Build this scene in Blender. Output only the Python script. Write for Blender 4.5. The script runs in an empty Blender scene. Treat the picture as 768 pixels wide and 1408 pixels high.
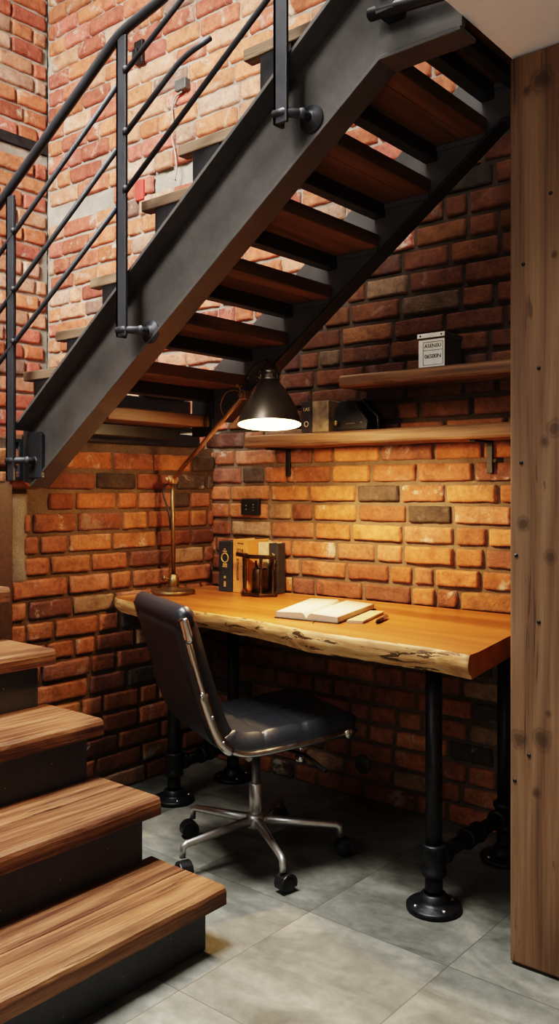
import bpy, bmesh, math, random
from mathutils import Vector, Matrix, noise, Quaternion
from math import sin, cos, pi, radians as R_

sc = bpy.context.scene
COL = sc.collection
rnd = random.Random(7)
V = Vector

# ------------------------------------------------------------------ helpers
def set_props(o, label=None, cat=None, group=None, kind=None):
    if label: o['label'] = label
    if cat: o['category'] = cat
    if group: o['group'] = group
    if kind: o['kind'] = kind
    return o

def thing(name, label, cat, loc=(0, 0, 0), rotz=0.0, group=None):
    o = bpy.data.objects.new(name, None)
    o.empty_display_size = 0.05
    COL.objects.link(o)
    o.location = loc
    o.rotation_euler = (0, 0, rotz)
    set_props(o, label, cat, group)
    return o

def thing_matrix(o):
    while o.parent: o = o.parent
    return Matrix.Translation(V(o.location)) @ Matrix.Rotation(o.rotation_euler.z, 4, 'Z')

class MB:
    def __init__(self): self.bm = bmesh.new()
    def box(self, x0, x1, y0, y1, z0, z1, mi=0):
        vs = [self.bm.verts.new(p) for p in ((x0,y0,z0),(x1,y0,z0),(x1,y1,z0),(x0,y1,z0),(x0,y0,z1),(x1,y0,z1),(x1,y1,z1),(x0,y1,z1))]
        for f in ((3,2,1,0),(4,5,6,7),(0,1,5,4),(1,2,6,5),(2,3,7,6),(3,0,4,7)):
            self.bm.faces.new([vs[i] for i in f]).material_index = mi
        return vs
    def obox(self, c, size, m=None, mi=0):
        a, b, d = [s/2 for s in size]
        vs = self.box(-a, a, -b, b, -d, d, mi)
        M = Matrix.Translation(V(c)) @ (m.to_4x4() if m else Matrix())
        for v in vs: v.co = M @ v.co
        return vs
    def bar(self, p, q, w, h, up=(0, 0, 1), mi=0):
        p, q = V(p), V(q); d = (q-p); L = d.length; d.normalize()
        s = d.cross(V(up)).normalized(); u = s.cross(d)
        m = Matrix((s, d, u)).transposed()
        return self.obox((p+q)/2, (w, L, h), m, mi)
    def prism(self, poly, fn, a, b, mi=0):
        """poly: 2-D points; fn(pt, t) -> 3-D"""
        A = [self.bm.verts.new(fn(p, a)) for p in poly]; B = [self.bm.verts.new(fn(p, b)) for p in poly]
        n = len(poly)
        fs = [self.bm.faces.new(A), self.bm.faces.new(B[::-1])]
        for i in range(n): fs.append(self.bm.faces.new((A[i], B[i], B[(i+1) % n], A[(i+1) % n])))
        for f in fs: f.material_index = mi
    def tube(self, pts, r, n=12, caps=True, mi=0, flat=1.0):
        pts = [V(p) for p in pts]; rings = []
        t0 = (pts[1]-pts[0]).normalized()
        ref = V((0, 0, 1)) if abs(t0.z) < .9 else V((1, 0, 0))
        s = t0.cross(ref).normalized()
        for i, p in enumerate(pts):
            if i == 0: t = pts[1]-pts[0]
            elif i == len(pts)-1: t = pts[-1]-pts[-2]
            else: t = (pts[i+1]-p).normalized() + (p-pts[i-1]).normalized()
            t.normalize()
            s = (s - t*s.dot(t)).normalized(); u = t.cross(s)
            rr = r[i] if isinstance(r, (list, tuple)) else r
            rings.append([self.bm.verts.new(p + (s*cos(2*pi*k/n)*flat + u*sin(2*pi*k/n))*rr) for k in range(n)])
        for a, b in zip(rings, rings[1:]):
            for k in range(n):
                f = self.bm.faces.new((a[k], a[(k+1) % n], b[(k+1) % n], b[k])); f.material_index = mi; f.smooth = True
        if caps:
            self.bm.faces.new(rings[0][::-1]).material_index = mi; self.bm.faces.new(rings[-1]).material_index = mi
    def lathe(self, prof, c, m=None, n=32, mi=0, closed=False):
        """prof: (r, z) pairs about local z"""
        M = Matrix.Translation(V(c)) @ (m.to_4x4() if m else Matrix())
        rings = []
        for r, z in prof:
            if r < 1e-6: rings.append([self.bm.verts.new(M @ V((0, 0, z)))])
            else: rings.append([self.bm.verts.new(M @ V((r*cos(2*pi*k/n), r*sin(2*pi*k/n), z))) for k in range(n)])
        pairs = list(zip(rings, rings[1:]))
        if closed: pairs.append((rings[-1], rings[0]))
        for a, b in pairs:
            for k in range(n):
                k2 = (k+1) % n
                if len(a) == 1 and len(b) == 1: continue
                if len(a) == 1: vs = (a[0], b[k2], b[k])
                elif len(b) == 1: vs = (a[k], a[k2], b[0])
                else: vs = (a[k], a[k2], b[k2], b[k])
                f = self.bm.faces.new(vs); f.material_index = mi; f.smooth = True
    def ball(self, c, r, n=16, mi=0):
        prof = [(r*sin(pi*i/(n//2)), -r*cos(pi*i/(n//2))) for i in range(n//2+1)]
        self.lathe(prof, c, None, n, mi)
    def build(self, name, mats, parent=None, bevel=0.0, seg=2, label=None, sub=0, smooth=False, kind=None):
        bm = self.bm
        if parent is not None:
            bm.transform(thing_matrix(parent).inverted())
        bmesh.ops.recalc_face_normals(bm, faces=bm.faces[:])
        me = bpy.data.meshes.new(name); bm.to_mesh(me); bm.free()
        for m in (mats if isinstance(mats, (list, tuple)) else [mats]): me.materials.append(m)
        o = bpy.data.objects.new(name, me); COL.objects.link(o)
        if parent is not None: o.parent = parent
        if smooth:
            for p in me.polygons: p.use_smooth = True
        if bevel:
            md = o.modifiers.new('bevel', 'BEVEL'); md.width = bevel; md.segments = seg; md.limit_method = 'ANGLE'; md.angle_limit = R_(40)
            md.harden_normals = False
        if sub:
            md = o.modifiers.new('sub', 'SUBSURF'); md.levels = sub; md.render_levels = sub
        if label: o['label'] = label
        if kind: o['kind'] = kind
        return o

def text_obj(name, s, size, M, mat, parent, ext=0.0006, label=None, spacing=1.0):
    cu = bpy.data.curves.new(name, 'FONT'); cu.body = s; cu.size = size; cu.extrude = ext
    cu.align_x = 'CENTER'; cu.align_y = 'CENTER'; cu.space_character = spacing
    tmp = bpy.data.objects.new('tmp', cu); COL.objects.link(tmp)
    dg = bpy.context.evaluated_depsgraph_get()
    me = bpy.data.meshes.new_from_object(tmp.evaluated_get(dg))
    bpy.data.objects.remove(tmp)
    me.transform((thing_matrix(parent).inverted() if parent else Matrix()) @ M)
    me.materials.clear(); me.materials.append(mat)
    o = bpy.data.objects.new(name, me); COL.objects.link(o); o.parent = parent
    if label: o['label'] = label
    return o

def frame(loc, xdir, ydir):
    x = V(xdir).normalized(); y = V(ydir).normalized(); z = x.cross(y)
    m = Matrix((x, y, z)).transposed().to_4x4()
    return Matrix.Translation(V(loc)) @ m

# ------------------------------------------------------------------ materials
def new_mat(name):
    m = bpy.data.materials.new(name); m.use_nodes = True
    nt = m.node_tree; nt.nodes.clear()
    out = nt.nodes.new('ShaderNodeOutputMaterial'); b = nt.nodes.new('ShaderNodeBsdfPrincipled')
    nt.links.new(b.outputs[0], out.inputs[0])
    return m, nt, b

def N(nt, t, **kw):
    n = nt.nodes.new(t)
    for k, v in kw.items():
        if k.startswith('i_'):
            n.inputs[k[2:].replace('_', ' ')].default_value = v
        else: setattr(n, k, v)
    return n
def L(nt, a, b): nt.links.new(a, b)
def mathn(nt, op, a, b=None, c=None, clamp=False):
    n = nt.nodes.new('ShaderNodeMath'); n.operation = op; n.use_clamp = clamp
    for i, v in enumerate((a, b, c)):
        if v is None: continue
        if isinstance(v, (int, float)): n.inputs[i].default_value = v
        else: nt.links.new(v, n.inputs[i])
    return n.outputs[0]
def ramp(nt, fac, stops, interp='LINEAR'):
    n = nt.nodes.new('ShaderNodeValToRGB'); n.color_ramp.interpolation = interp
    els = n.color_ramp.elements
    while len(els) < len(stops): els.new(0.5)
    for e, (p, c) in zip(els, stops):
        e.position = p; e.color = (c[0], c[1], c[2], 1) if not isinstance(c, (int, float)) else (c, c, c, 1)
    nt.links.new(fac, n.inputs[0]); return n.outputs[0]
def mixc(nt, fac, a, b, mode='MIX'):
    n = nt.nodes.new('ShaderNodeMix'); n.data_type = 'RGBA'; n.blend_type = mode
    for sock, v in ((n.inputs[0], fac), (n.inputs[6], a), (n.inputs[7], b)):
        if isinstance(v, (int, float)): sock.default_value = v
        elif isinstance(v, (tuple, list)): sock.default_value = (v[0], v[1], v[2], 1)
        else: nt.links.new(v, sock)
    return n.outputs[2]
def bump(nt, b, h, strength=.3, dist=.01, prev=None):
    n = nt.nodes.new('ShaderNodeBump'); n.inputs['Strength'].default_value = strength; n.inputs['Distance'].default_value = dist
    nt.links.new(h, n.inputs['Height'])
    if prev is not None: nt.links.new(prev, n.inputs['Normal'])
    nt.links.new(n.outputs[0], b.inputs['Normal']); return n.outputs[0]
def objco(nt, scale=(1, 1, 1), rand=True):
    tc = N(nt, 'ShaderNodeTexCoord'); mp = N(nt, 'ShaderNodeMapping')
    mp.inputs['Scale'].default_value = scale
    L(nt, tc.outputs['Object'], mp.inputs[0])
    if rand:
        oi = N(nt, 'ShaderNodeObjectInfo'); va = N(nt, 'ShaderNodeVectorMath', operation='SCALE')
        va.inputs[0].default_value = (7.3, 5.1, 9.7); L(nt, oi.outputs['Random'], va.inputs['Scale'])
        L(nt, va.outputs[0], mp.inputs['Location'])
    return mp.outputs[0]
def noisen(nt, co, scale, detail=4, rough=.55, dist=0):
    n = N(nt, 'ShaderNodeTexNoise'); n.inputs['Scale'].default_value = scale; n.inputs['Detail'].default_value = detail
    n.inputs['Roughness'].default_value = rough; n.inputs['Distortion'].default_value = dist
    L(nt, co, n.inputs['Vector']); return n.outputs['Fac']

def plain(name, col, rough=.5, metal=0.0, vary=.0, scale=30, bmp=0.0, spec=.5, coat=0.0):
    m, nt, b = new_mat(name)
    b.inputs['Roughness'].default_value = rough; b.inputs['Metallic'].default_value = metal
    b.inputs['Specular IOR Level'].default_value = spec
    if coat: b.inputs['Coat Weight'].default_value = coat; b.inputs['Coat Roughness'].default_value = .25
    co = objco(nt)
    nz = noisen(nt, co, scale, 5)
    lo = tuple(c*(1-vary) for c in col); hi = tuple(min(1, c*(1+vary)) for c in col)
    L(nt, ramp(nt, nz, [(.3, lo), (.7, hi)]), b.inputs['Base Color'])
    r = mathn(nt, 'MULTIPLY_ADD', nz, .25, rough-.12); L(nt, r, b.inputs['Roughness'])
    if bmp: bump(nt, b, nz, bmp, .004)
    return m

def emit(name, col, s):
    m, nt, b = new_mat(name)
    b.inputs['Base Color'].default_value = (0, 0, 0, 1)
    b.inputs['Emission Color'].default_value = (*col, 1); b.inputs['Emission Strength'].default_value = s
    return m

def wood(name, dark, mid, light, axis=0, rings=7, base=2.2, stretch=.10, rough=.55, bmp=.25, fine=.5, ring_amp=.42, lo=.22, hi=.8, knots=(), coat=0.0, cracks=0.0, rand=True, wear=0.0):
    m, nt, b = new_mat(name)
    s = [1, 1, 1]; s[axis] = stretch
    co = objco(nt, tuple(s), rand)
    warp_h = None
    n1 = noisen(nt, co, base, 3, .5, .3)
    g = mathn(nt, 'PINGPONG', mathn(nt, 'MULTIPLY', n1, rings), .5)
    g = mathn(nt, 'MULTIPLY', g, 2.0)
    s2 = [1, 1, 1]; s2[axis] = .025
    co2 = objco(nt, tuple(s2), rand)
    nf = noisen(nt, co2, 130, 4, .65)
    s3 = [1, 1, 1]; s3[axis] = .15
    nb = noisen(nt, objco(nt, tuple(s3), rand), 5, 3)
    f = mathn(nt, 'ADD', mathn(nt, 'MULTIPLY', g, ring_amp), mathn(nt, 'MULTIPLY', nf, fine))
    f = mathn(nt, 'ADD', f, mathn(nt, 'MULTIPLY', nb, .5))
    f = mathn(nt, 'MULTIPLY', f, .75)
    col = ramp(nt, f, [(lo, dark), (.5*(lo+hi), mid), (hi, light)])
    h = mathn(nt, 'ADD', mathn(nt, 'MULTIPLY', nf, .8), mathn(nt, 'MULTIPLY', g, .3))
    if wear:
        w = noisen(nt, objco(nt, tuple(s3), rand), 9, 6, .7)
        wm = ramp(nt, w, [(.58, 0.0), (.68, 1.0)])
        col = mixc(nt, mathn(nt, 'MULTIPLY', wm, wear), col, tuple(min(1, c*1.5+.05) for c in light))
        dk = noisen(nt, objco(nt, tuple(s3), rand), 4, 6, .7)
        dm = ramp(nt, dk, [(.32, 1.0), (.45, 0.0)])
        col = mixc(nt, mathn(nt, 'MULTIPLY', dm, .6), col, tuple(c*.5 for c in dark))
    if cracks:
        s4 = [1, 1, 1]; s4[axis] = .06
        ck = noisen(nt, objco(nt, tuple(x*(.11/.06 if i == axis and cracks > .9 else 1) for i, x in enumerate(s4)), rand), 48 if cracks > .9 else 34, 4, .65, .8)
        cm = ramp(nt, ck, [(.405, 1.0), (.43, 0.0)] if cracks > .9 else [(.35, 1.0), (.385, 0.0)])
        col = mixc(nt, mathn(nt, 'MULTIPLY', cm, cracks), col, tuple(c*.25 for c in dark))
        h = mathn(nt, 'SUBTRACT', h, mathn(nt, 'MULTIPLY', cm, cracks*1.5))
    if knots:
        tc = N(nt, 'ShaderNodeTexCoord'); sx = N(nt, 'ShaderNodeSeparateXYZ'); L(nt, tc.outputs['Object'], sx.inputs[0])
        wob = noisen(nt, tc.outputs['Object'], 30, 3)
        for (ka, kz, kr) in knots:
            dx = mathn(nt, 'SUBTRACT', sx.outputs[0], ka); dz = mathn(nt, 'MULTIPLY', mathn(nt, 'SUBTRACT', sx.outputs[2], kz), .85)
            d = mathn(nt, 'SQRT', mathn(nt, 'ADD', mathn(nt, 'MULTIPLY', dx, dx), mathn(nt, 'MULTIPLY', dz, dz)))
            d = mathn(nt, 'ADD', d, mathn(nt, 'MULTIPLY', mathn(nt, 'SUBTRACT', wob, .5), kr*.8))
            d = mathn(nt, 'DIVIDE', d, kr)
            core = ramp(nt, d, [(.0, 1.0), (.45, .8), (.62, .28), (.74, .5), (.86, .18), (1.0, 0.0)])
            col = mixc(nt, mathn(nt, 'MULTIPLY', core, .8), col, tuple(c*.45 for c in dark))
    L(nt, col, b.inputs['Base Color'])
    L(nt, mathn(nt, 'MULTIPLY_ADD', nf, .3, rough-.15), b.inputs['Roughness'])
    if coat: b.inputs['Coat Weight'].default_value = coat; b.inputs['Coat Roughness'].default_value = .3
    bump(nt, b, h, bmp, .004)
    return m

def steel(name, col, rough=.42, metal=.75, streak=.35):
    m, nt, b = new_mat(name)
    n1 = noisen(nt, objco(nt), 6, 6, .65); n2 = noisen(nt, objco(nt), 45, 5, .7)
    f = mathn(nt, 'ADD', mathn(nt, 'MULTIPLY', n1, .65), mathn(nt, 'MULTIPLY', n2, .35))
    L(nt, ramp(nt, f, [(.3, tuple(c*(1-streak) for c in col)), (.55, col), (.75, tuple(c*(1+streak) for c in col))]), b.inputs['Base Color'])
    b.inputs['Metallic'].default_value = metal
    L(nt, mathn(nt, 'MULTIPLY_ADD', f, .4, rough-.2), b.inputs['Roughness'])
    bump(nt, b, n2, .08, .003)
    return m

def brick_mat():
    m, nt, b = new_mat('brick')
    at = N(nt, 'ShaderNodeAttribute', attribute_name='Col')
    tc = N(nt, 'ShaderNodeTexCoord'); co = tc.outputs['Object']
    n1 = noisen(nt, co, 14, 6, .65); n2 = noisen(nt, co, 70, 5, .7); n3 = noisen(nt, co, 9, 8, .72, .5)
    k = ramp(nt, n1, [(.28, .55), (.5, 1.0), (.72, 1.35)])
    col = mixc(nt, 1.0, at.outputs['Color'], k, 'MULTIPLY')
    k2 = ramp(nt, n2, [(.3, .72), (.5, 1.0), (.7, 1.16)])
    col = mixc(nt, 1.0, col, k2, 'MULTIPLY')
    sm = ramp(nt, n3, [(.55, 0.0), (.64, 1.0)])
    sm = mathn(nt, 'MULTIPLY', sm, at.outputs['Alpha'])
    col = mixc(nt, sm, col, (.50, .42, .33))
    dk = ramp(nt, n3, [(.33, .55), (.40, 0.0)])
    col = mixc(nt, dk, col, (.05, .03, .025))
    L(nt, col, b.inputs['Base Color']); b.inputs['Roughness'].default_value = .82
    b.inputs['Specular IOR Level'].default_value = .3
    h = mathn(nt, 'ADD', mathn(nt, 'MULTIPLY', n2, .5), n1)
    bump(nt, b, h, .9, .008)
    return m
def mortar_mat():
    m, nt, b = new_mat('mortar')
    at = N(nt, 'ShaderNodeAttribute', attribute_name='Col')
    tc = N(nt, 'ShaderNodeTexCoord'); co = tc.outputs['Object']
    n1 = noisen(nt, co, 8, 5, .6); n2 = noisen(nt, co, 160, 4, .7)
    f = mathn(nt, 'ADD', mathn(nt, 'MULTIPLY', n1, .5), mathn(nt, 'MULTIPLY', n2, .5))
    col = mixc(nt, 1.0, at.outputs['Color'], ramp(nt, f, [(.3, .5), (.5, .95), (.7, 1.4)]), 'MULTIPLY')
    L(nt, col, b.inputs['Base Color']); b.inputs['Roughness'].default_value = .95
    b.inputs['Specular IOR Level'].default_value = .15
    bump(nt, b, f, .8, .008)
    return m

M_BRICK = brick_mat(); M_MORTAR = mortar_mat()
M_STRINGER = steel('blackened_steel', (.090, .084, .079), .5, .2, .35)
M_RAIL = steel('dark_railing_steel', (.032, .034, .039), .5, .2, .25)
M_RISER = steel('riser_steel', (.07, .078, .09), .5, .15, .35)
M_BLACK = plain('black_metal', (.020, .020, .021), .45, .3, .2)
M_PIPE = plain('black_iron_pipe', (.030, .031, .033), .42, .7, .3, 60, .1)
M_BOLT = plain('zinc_bolt', (.35, .35, .36), .3, 1.0, .1)
M_BRUSHED = plain('brushed_aluminium', (.62, .60, .57), .36, .9, .06)
M_CHROME = plain('polished_aluminium', (.55, .54, .52), .20, 1.0, .06)
M_LEATHER = plain('black_leather', (.024, .026, .031), .36, 0, .2, 220, .10, .55)
M_PLASTIC = plain('black_plastic', (.012, .012, .013), .4, 0, .1)
M_BRASS = plain('aged_brass', (.23, .155, .075), .42, .9, .3, 12)
M_COLLAR = plain('worn_nickel', (.34, .31, .27), .3, 1.0, .1)
M_BRASSD = plain('dark_bronze', (.36, .21, .11), .4, .55, .3, 12)
M_SHADE = plain('bronze_lamp_enamel', (.13, .105, .08), .34, .7, .25, 8)
M_CADDY = plain('dark_antique_bronze', (.075, .045, .022), .3, .85, .4, 30)
M_SHADEIN = plain('white_lamp_enamel', (.88, .72, .46), .4, 0, .02)
M_BULB = emit('glowing_bulb', (1, .66, .30), 60)
M_SOFFIT = plain('white_plaster', (.78, .75, .72), .9, 0, .04, 6, .03)
M_PAPER = plain('paper', (.80, .74, .62), .8, 0, .03)
M_PAGES = plain('page_block', (.62, .52, .38), .85, 0, .12, 150)
M_COVER = plain('black_cover', (.03, .025, .022), .55, 0, .2)
M_GOLD = plain('gold_foil', (.75, .52, .18), .4, .5, .1)
M_INK = plain('black_ink', (.02, .016, .012), .7, 0, .1)
M_NAVY = plain('navy_cloth', (.018, .021, .028), .65, 0, .2, 90)
M_ORANGE = plain('ochre_cloth', (.58, .25, .07), .65, 0, .12, 60)
M_CREAM = plain('cream_board', (.55, .42, .24), .65, 0, .15, 40)
M_TEAL = plain('dark_teal_cloth', (.025, .026, .028), .6, 0, .2, 60)
M_UMBER = plain('umber_leather', (.06, .03, .018), .5, 0, .3, 60)
M_WHITETIN = plain('worn_white_tin', (.80, .76, .66), .55, .0, .18, 14)
M_GREYTIN = plain('grey_tin', (.10, .10, .095), .5, .3, .3, 14)
M_RED = plain('faded_red_paint', (.45, .05, .04), .7, 0, .2)
M_ROPE = plain('pale_string', (.32, .28, .23), .9, 0, .2, 80)
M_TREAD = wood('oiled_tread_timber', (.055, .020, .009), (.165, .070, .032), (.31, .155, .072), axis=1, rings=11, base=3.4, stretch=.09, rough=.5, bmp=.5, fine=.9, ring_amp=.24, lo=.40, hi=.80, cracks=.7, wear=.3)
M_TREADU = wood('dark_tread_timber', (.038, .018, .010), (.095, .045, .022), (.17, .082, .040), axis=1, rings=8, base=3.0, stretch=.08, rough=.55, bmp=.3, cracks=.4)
M_NOSE = wood('weathered_tread_end', (.06, .036, .02), (.16, .10, .06), (.27, .185, .115), axis=0, rings=8, base=4, stretch=.1, rough=.7, bmp=.3, cracks=.4)
M_DESK = wood('honey_slab', (.21, .068, .017), (.39, .145, .038), (.55, .235, .07), axis=0, rings=9, base=1.6, stretch=.16, rough=.36, bmp=.06, fine=.28, coat=.25)
M_EDGE = wood('live_edge_sapwood', (.22, .10, .036), (.46, .255, .10), (.66, .43, .20), axis=0, rings=7, base=9, stretch=.22, rough=.6, bmp=.5, fine=.5, cracks=.95)
M_SHELF = wood('rustic_shelf_timber', (.06, .030, .015), (.17, .088, .042), (.30, .17, .088), axis=0, lo=.32, hi=.78, rings=9, base=6, stretch=.08, rough=.65, bmp=.5, cracks=.6)

def post_material():
    kn = [(.085, 2.18, .035), (.045, 2.165, .014), (.0905, 1.30, .016), (.035, 1.10, .022), (.105, 1.02, .020), (.115, 1.33, .024),
          (.085, .575, .030), (.025, .565, .026), (.10, .64, .010), (.07, .44, .014), (.115, 1.75, .010), (.15, 1.55, .03), (.21, .9, .03)]
    return wood('reclaimed_post_timber', (.095, .05, .026), (.185, .104, .056), (.27, .165, .095), axis=2, ring_amp=.3, rings=12, base=3.2, stretch=.07, rough=.75, bmp=.5, fine=.65, lo=.34, hi=.8, knots=kn, cracks=.5, rand=False)
M_POST = post_material()

def floor_material():
    m, nt, b = new_mat('stone_tile')
    tc = N(nt, 'ShaderNodeTexCoord'); sx = N(nt, 'ShaderNodeSeparateXYZ'); L(nt, tc.outputs['Object'], sx.inputs[0])
    PX, PY, OX, OY = .436, .50, 1.176, -.85
    u = mathn(nt, 'DIVIDE', mathn(nt, 'SUBTRACT', sx.outputs[0], OX-20*PX), PX)
    v = mathn(nt, 'DIVIDE', mathn(nt, 'SUBTRACT', sx.outputs[1], OY-20*PY), PY)
    fu = mathn(nt, 'FRACT', u); fv = mathn(nt, 'FRACT', v)
    du = mathn(nt, 'MULTIPLY', mathn(nt, 'MINIMUM', fu, mathn(nt, 'SUBTRACT', 1.0, fu)), PX)
    dv = mathn(nt, 'MULTIPLY', mathn(nt, 'MINIMUM', fv, mathn(nt, 'SUBTRACT', 1.0, fv)), PY)
    d = mathn(nt, 'MINIMUM', du, dv)
    grout = mathn(nt, 'LESS_THAN', d, .0013)
    cell = N(nt, 'ShaderNodeTexWhiteNoise'); cell.noise_dimensions = '2D'
    cv = N(nt, 'ShaderNodeCombineXYZ'); L(nt, mathn(nt, 'FLOOR', u), cv.inputs[0]); L(nt, mathn(nt, 'FLOOR', v), cv.inputs[1]); L(nt, cv.outputs[0], cell.inputs['Vector'])
    off = N(nt, 'ShaderNodeVectorMath', operation='MULTIPLY_ADD'); L(nt, cell.outputs['Color'], off.inputs[0]); off.inputs[1].default_value = (9, 9, 9); L(nt, tc.outputs['Object'], off.inputs[2])
    mp = N(nt, 'ShaderNodeMapping'); mp.inputs['Scale'].default_value = (1, 2.2, 1); mp.inputs['Rotation'].default_value = (0, 0, .5); L(nt, off.outputs[0], mp.inputs[0])
    n1 = noisen(nt, mp.outputs[0], 3.2, 8, .62, .8); n2 = noisen(nt, off.outputs[0], 26, 6, .7)
    f = mathn(nt, 'ADD', mathn(nt, 'MULTIPLY', n1, .7), mathn(nt, 'MULTIPLY', n2, .3))
    f = mathn(nt, 'ADD', f, mathn(nt, 'MULTIPLY', mathn(nt, 'SUBTRACT', cell.outputs['Value'], .5), .10))
    col = ramp(nt, f, [(.33, (.075, .080, .070)), (.47, (.145, .149, .131)), (.56, (.205, .206, .178)), (.68, (.32, .312, .268))])
    col = mixc(nt, grout, col, (.075, .07, .06))
    L(nt, col, b.inputs['Base Color'])
    L(nt, mathn(nt, 'MULTIPLY_ADD', n2, .3, .38), b.inputs['Roughness'])
    h = mathn(nt, 'SUBTRACT', mathn(nt, 'MULTIPLY', f, .3), mathn(nt, 'MULTIPLY', grout, 1.0))
    bump(nt, b, h, .25, .004)
    return m
M_FLOOR = floor_material()

# ------------------------------------------------------------------ brick walls (real bricks over a mortar bed)
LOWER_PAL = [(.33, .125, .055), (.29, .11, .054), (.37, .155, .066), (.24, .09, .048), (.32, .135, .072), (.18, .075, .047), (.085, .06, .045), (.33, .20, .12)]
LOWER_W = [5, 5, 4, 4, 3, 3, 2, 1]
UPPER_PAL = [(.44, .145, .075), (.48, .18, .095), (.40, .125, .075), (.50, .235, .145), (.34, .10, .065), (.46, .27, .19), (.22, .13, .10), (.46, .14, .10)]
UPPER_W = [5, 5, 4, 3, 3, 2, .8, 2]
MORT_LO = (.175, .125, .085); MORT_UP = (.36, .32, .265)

def brick_wall(name, O, U, Nn, u0, u1, z1, zone, skip, seed, course, z0=0.0, recess=None, dark=None, holes=()):
    rn = random.Random(seed)
    O, U, Nn = V(O), V(U), V(Nn); Z = V((0, 0, 1))
    verts, faces, cols, mats = [], [], [], []
    # mortar bed
    st = .024; nu = int((u1-u0)/st)+1; nz = int((z1-z0)/st)+1
    for j in range(nz+1):
        for i in range(nu+1):
            u = u0+(u1-u0)*i/nu; z = z0+(z1-z0)*j/nz
            p = O+U*u+Z*z
            d = -.007 + .003*noise.noise(p*25) + .002*noise.noise(p*70)
            if recess: d += recess(u, z)*(1+.8*noise.noise(p*30))
            verts.append(p+Nn*d)
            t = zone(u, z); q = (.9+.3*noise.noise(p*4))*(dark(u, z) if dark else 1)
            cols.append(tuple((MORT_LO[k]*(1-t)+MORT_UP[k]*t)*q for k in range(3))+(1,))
    for j in range(nz):
        for i in range(nu):
            a = j*(nu+1)+i
            faces.append((a, a+1, a+nu+2, a+nu+1)); mats.append(1)
    GX, GZ = 8, 5
    z = z0; row = 0
    while z < z1-.02:
        h = course(z)*(1+rn.uniform(-.04, .04)); g = .0145
        hb = h-g
        if z+hb > z1: break
        u = u0 - rn.uniform(.0, .2)
        while u < u1:
            ln = (.202*(1+rn.uniform(-.15, .13)) if rn.random() > .27 else .105*(1+rn.uniform(-.2, .2)))*(h/.069)**.5
            ua, ub = max(u, u0+.001), min(u+ln-g*1.1, u1-.001)
            for (ha, hc, hz0, hz1) in holes:
                if hz0 < z+hb/2 < hz1 and ub > ha and ua < hc:
                    if ha-ua > .02: ub = ha-.004
                    else: ua = hc+.004
            uc, zc = (ua+ub)/2, z+hb/2
            if ub-ua > .025 and not skip(uc, zc, ua, ub):
                t = zone(uc, zc)
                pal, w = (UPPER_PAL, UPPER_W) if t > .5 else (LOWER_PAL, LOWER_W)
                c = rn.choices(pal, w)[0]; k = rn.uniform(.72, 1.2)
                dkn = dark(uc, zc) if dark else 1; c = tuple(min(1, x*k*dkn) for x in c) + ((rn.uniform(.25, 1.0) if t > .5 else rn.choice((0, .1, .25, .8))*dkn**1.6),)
                proud = (.010 if t > .5 else .006)+rn.uniform(-.003, .004)
                tilt_u, tilt_z, sk = rn.uniform(-.02, .02), rn.uniform(-.03, .03), rn.uniform(-.012, .012)
                base = len(verts)
                sd = V((rn.uniform(0, 50), rn.uniform(0, 50), 0))
                rag = .0060 if t > .5 else .0036
                gx = GX if ub-ua > .13 else 6
                e1_, e2_ = .0028/(ub-ua), .011/(ub-ua)
                FU = [0, e1_, e2_]+[e2_+(1-2*e2_)*q_/(gx-3) for q_ in range(1, gx-3)]+[1-e2_, 1-e1_, 1]
                FZ = [0, .045, .17, .5, .83, .955, 1]
                rows = gx+2
                for b_ in range(GZ+2):
                    for a_ in range(rows):
                        edge_u = a_ in (0, rows-1); edge_z = b_ in (0, GZ+1)
                        fu = FU[a_]; fz = FZ[b_]
                        uu = ua+(ub-ua)*fu; zz = z+hb*fz + sk*(uu-uc)
                        q = V((uu*1, zz*1, 0))+sd
                        ju = rag*noise.noise(q*38); jz = rag*noise.noise(q*38+V((9, 3, 5)))
                        if edge_u or edge_z: d = -.012
                        else:
                            d = proud + tilt_u*(uu-uc) + tilt_z*(zz-zc) + .0022*noise.noise(q*45) + .0016*noise.noise(q*14)
                            near = (a_ in (1, rows-2)) + (b_ in (1, GZ))
                            d -= .0008*near
                            if near == 2: d -= .0015 
                        verts.append(O+U*(uu+ju)+Z*(zz+jz)+Nn*d)
                        e = .88 if (edge_u or edge_z) else 1.0
                        cols.append((c[0]*e, c[1]*e, c[2]*e, c[3]))
                for b_ in range(GZ+1):
                    for a_ in range(rows-1):
                        a = base+b_*rows+a_
                        faces.append((a, a+1, a+rows+1, a+rows)); mats.append(0)
            u += ln
        z += h; row += 1
    if U.cross(Z).dot(Nn) < 0: faces = [f[::-1] for f in faces]
    me = bpy.data.meshes.new(name); me.from_pydata([tuple(v) for v in verts], [], faces); me.update()
    me.materials.append(M_BRICK); me.materials.append(M_MORTAR)
    me.polygons.foreach_set('material_index', mats)
    me.polygons.foreach_set('use_smooth', [True]*len(faces))
    ca = me.color_attributes.new('Col', 'FLOAT_COLOR', 'POINT')
    flat = [x for c in cols for x in c]; ca.data.foreach_set('color', flat)
    o = bpy.data.objects.new(name, me); COL.objects.link(o)
    o['kind'] = 'structure'
    return o

WA = -.02           # wall under the landing, plane x = WA
LANDZ = 1.385
def stair_line(x): return 1.713+.73*(x-.75)     # lower edge of the near stringer
def stair_top(x): return 1.916+.73*(x-.75)
def course_b(z): return .076 if z < 1.5 else .076+(min(z, 2.5)-1.5)*.013

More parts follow.
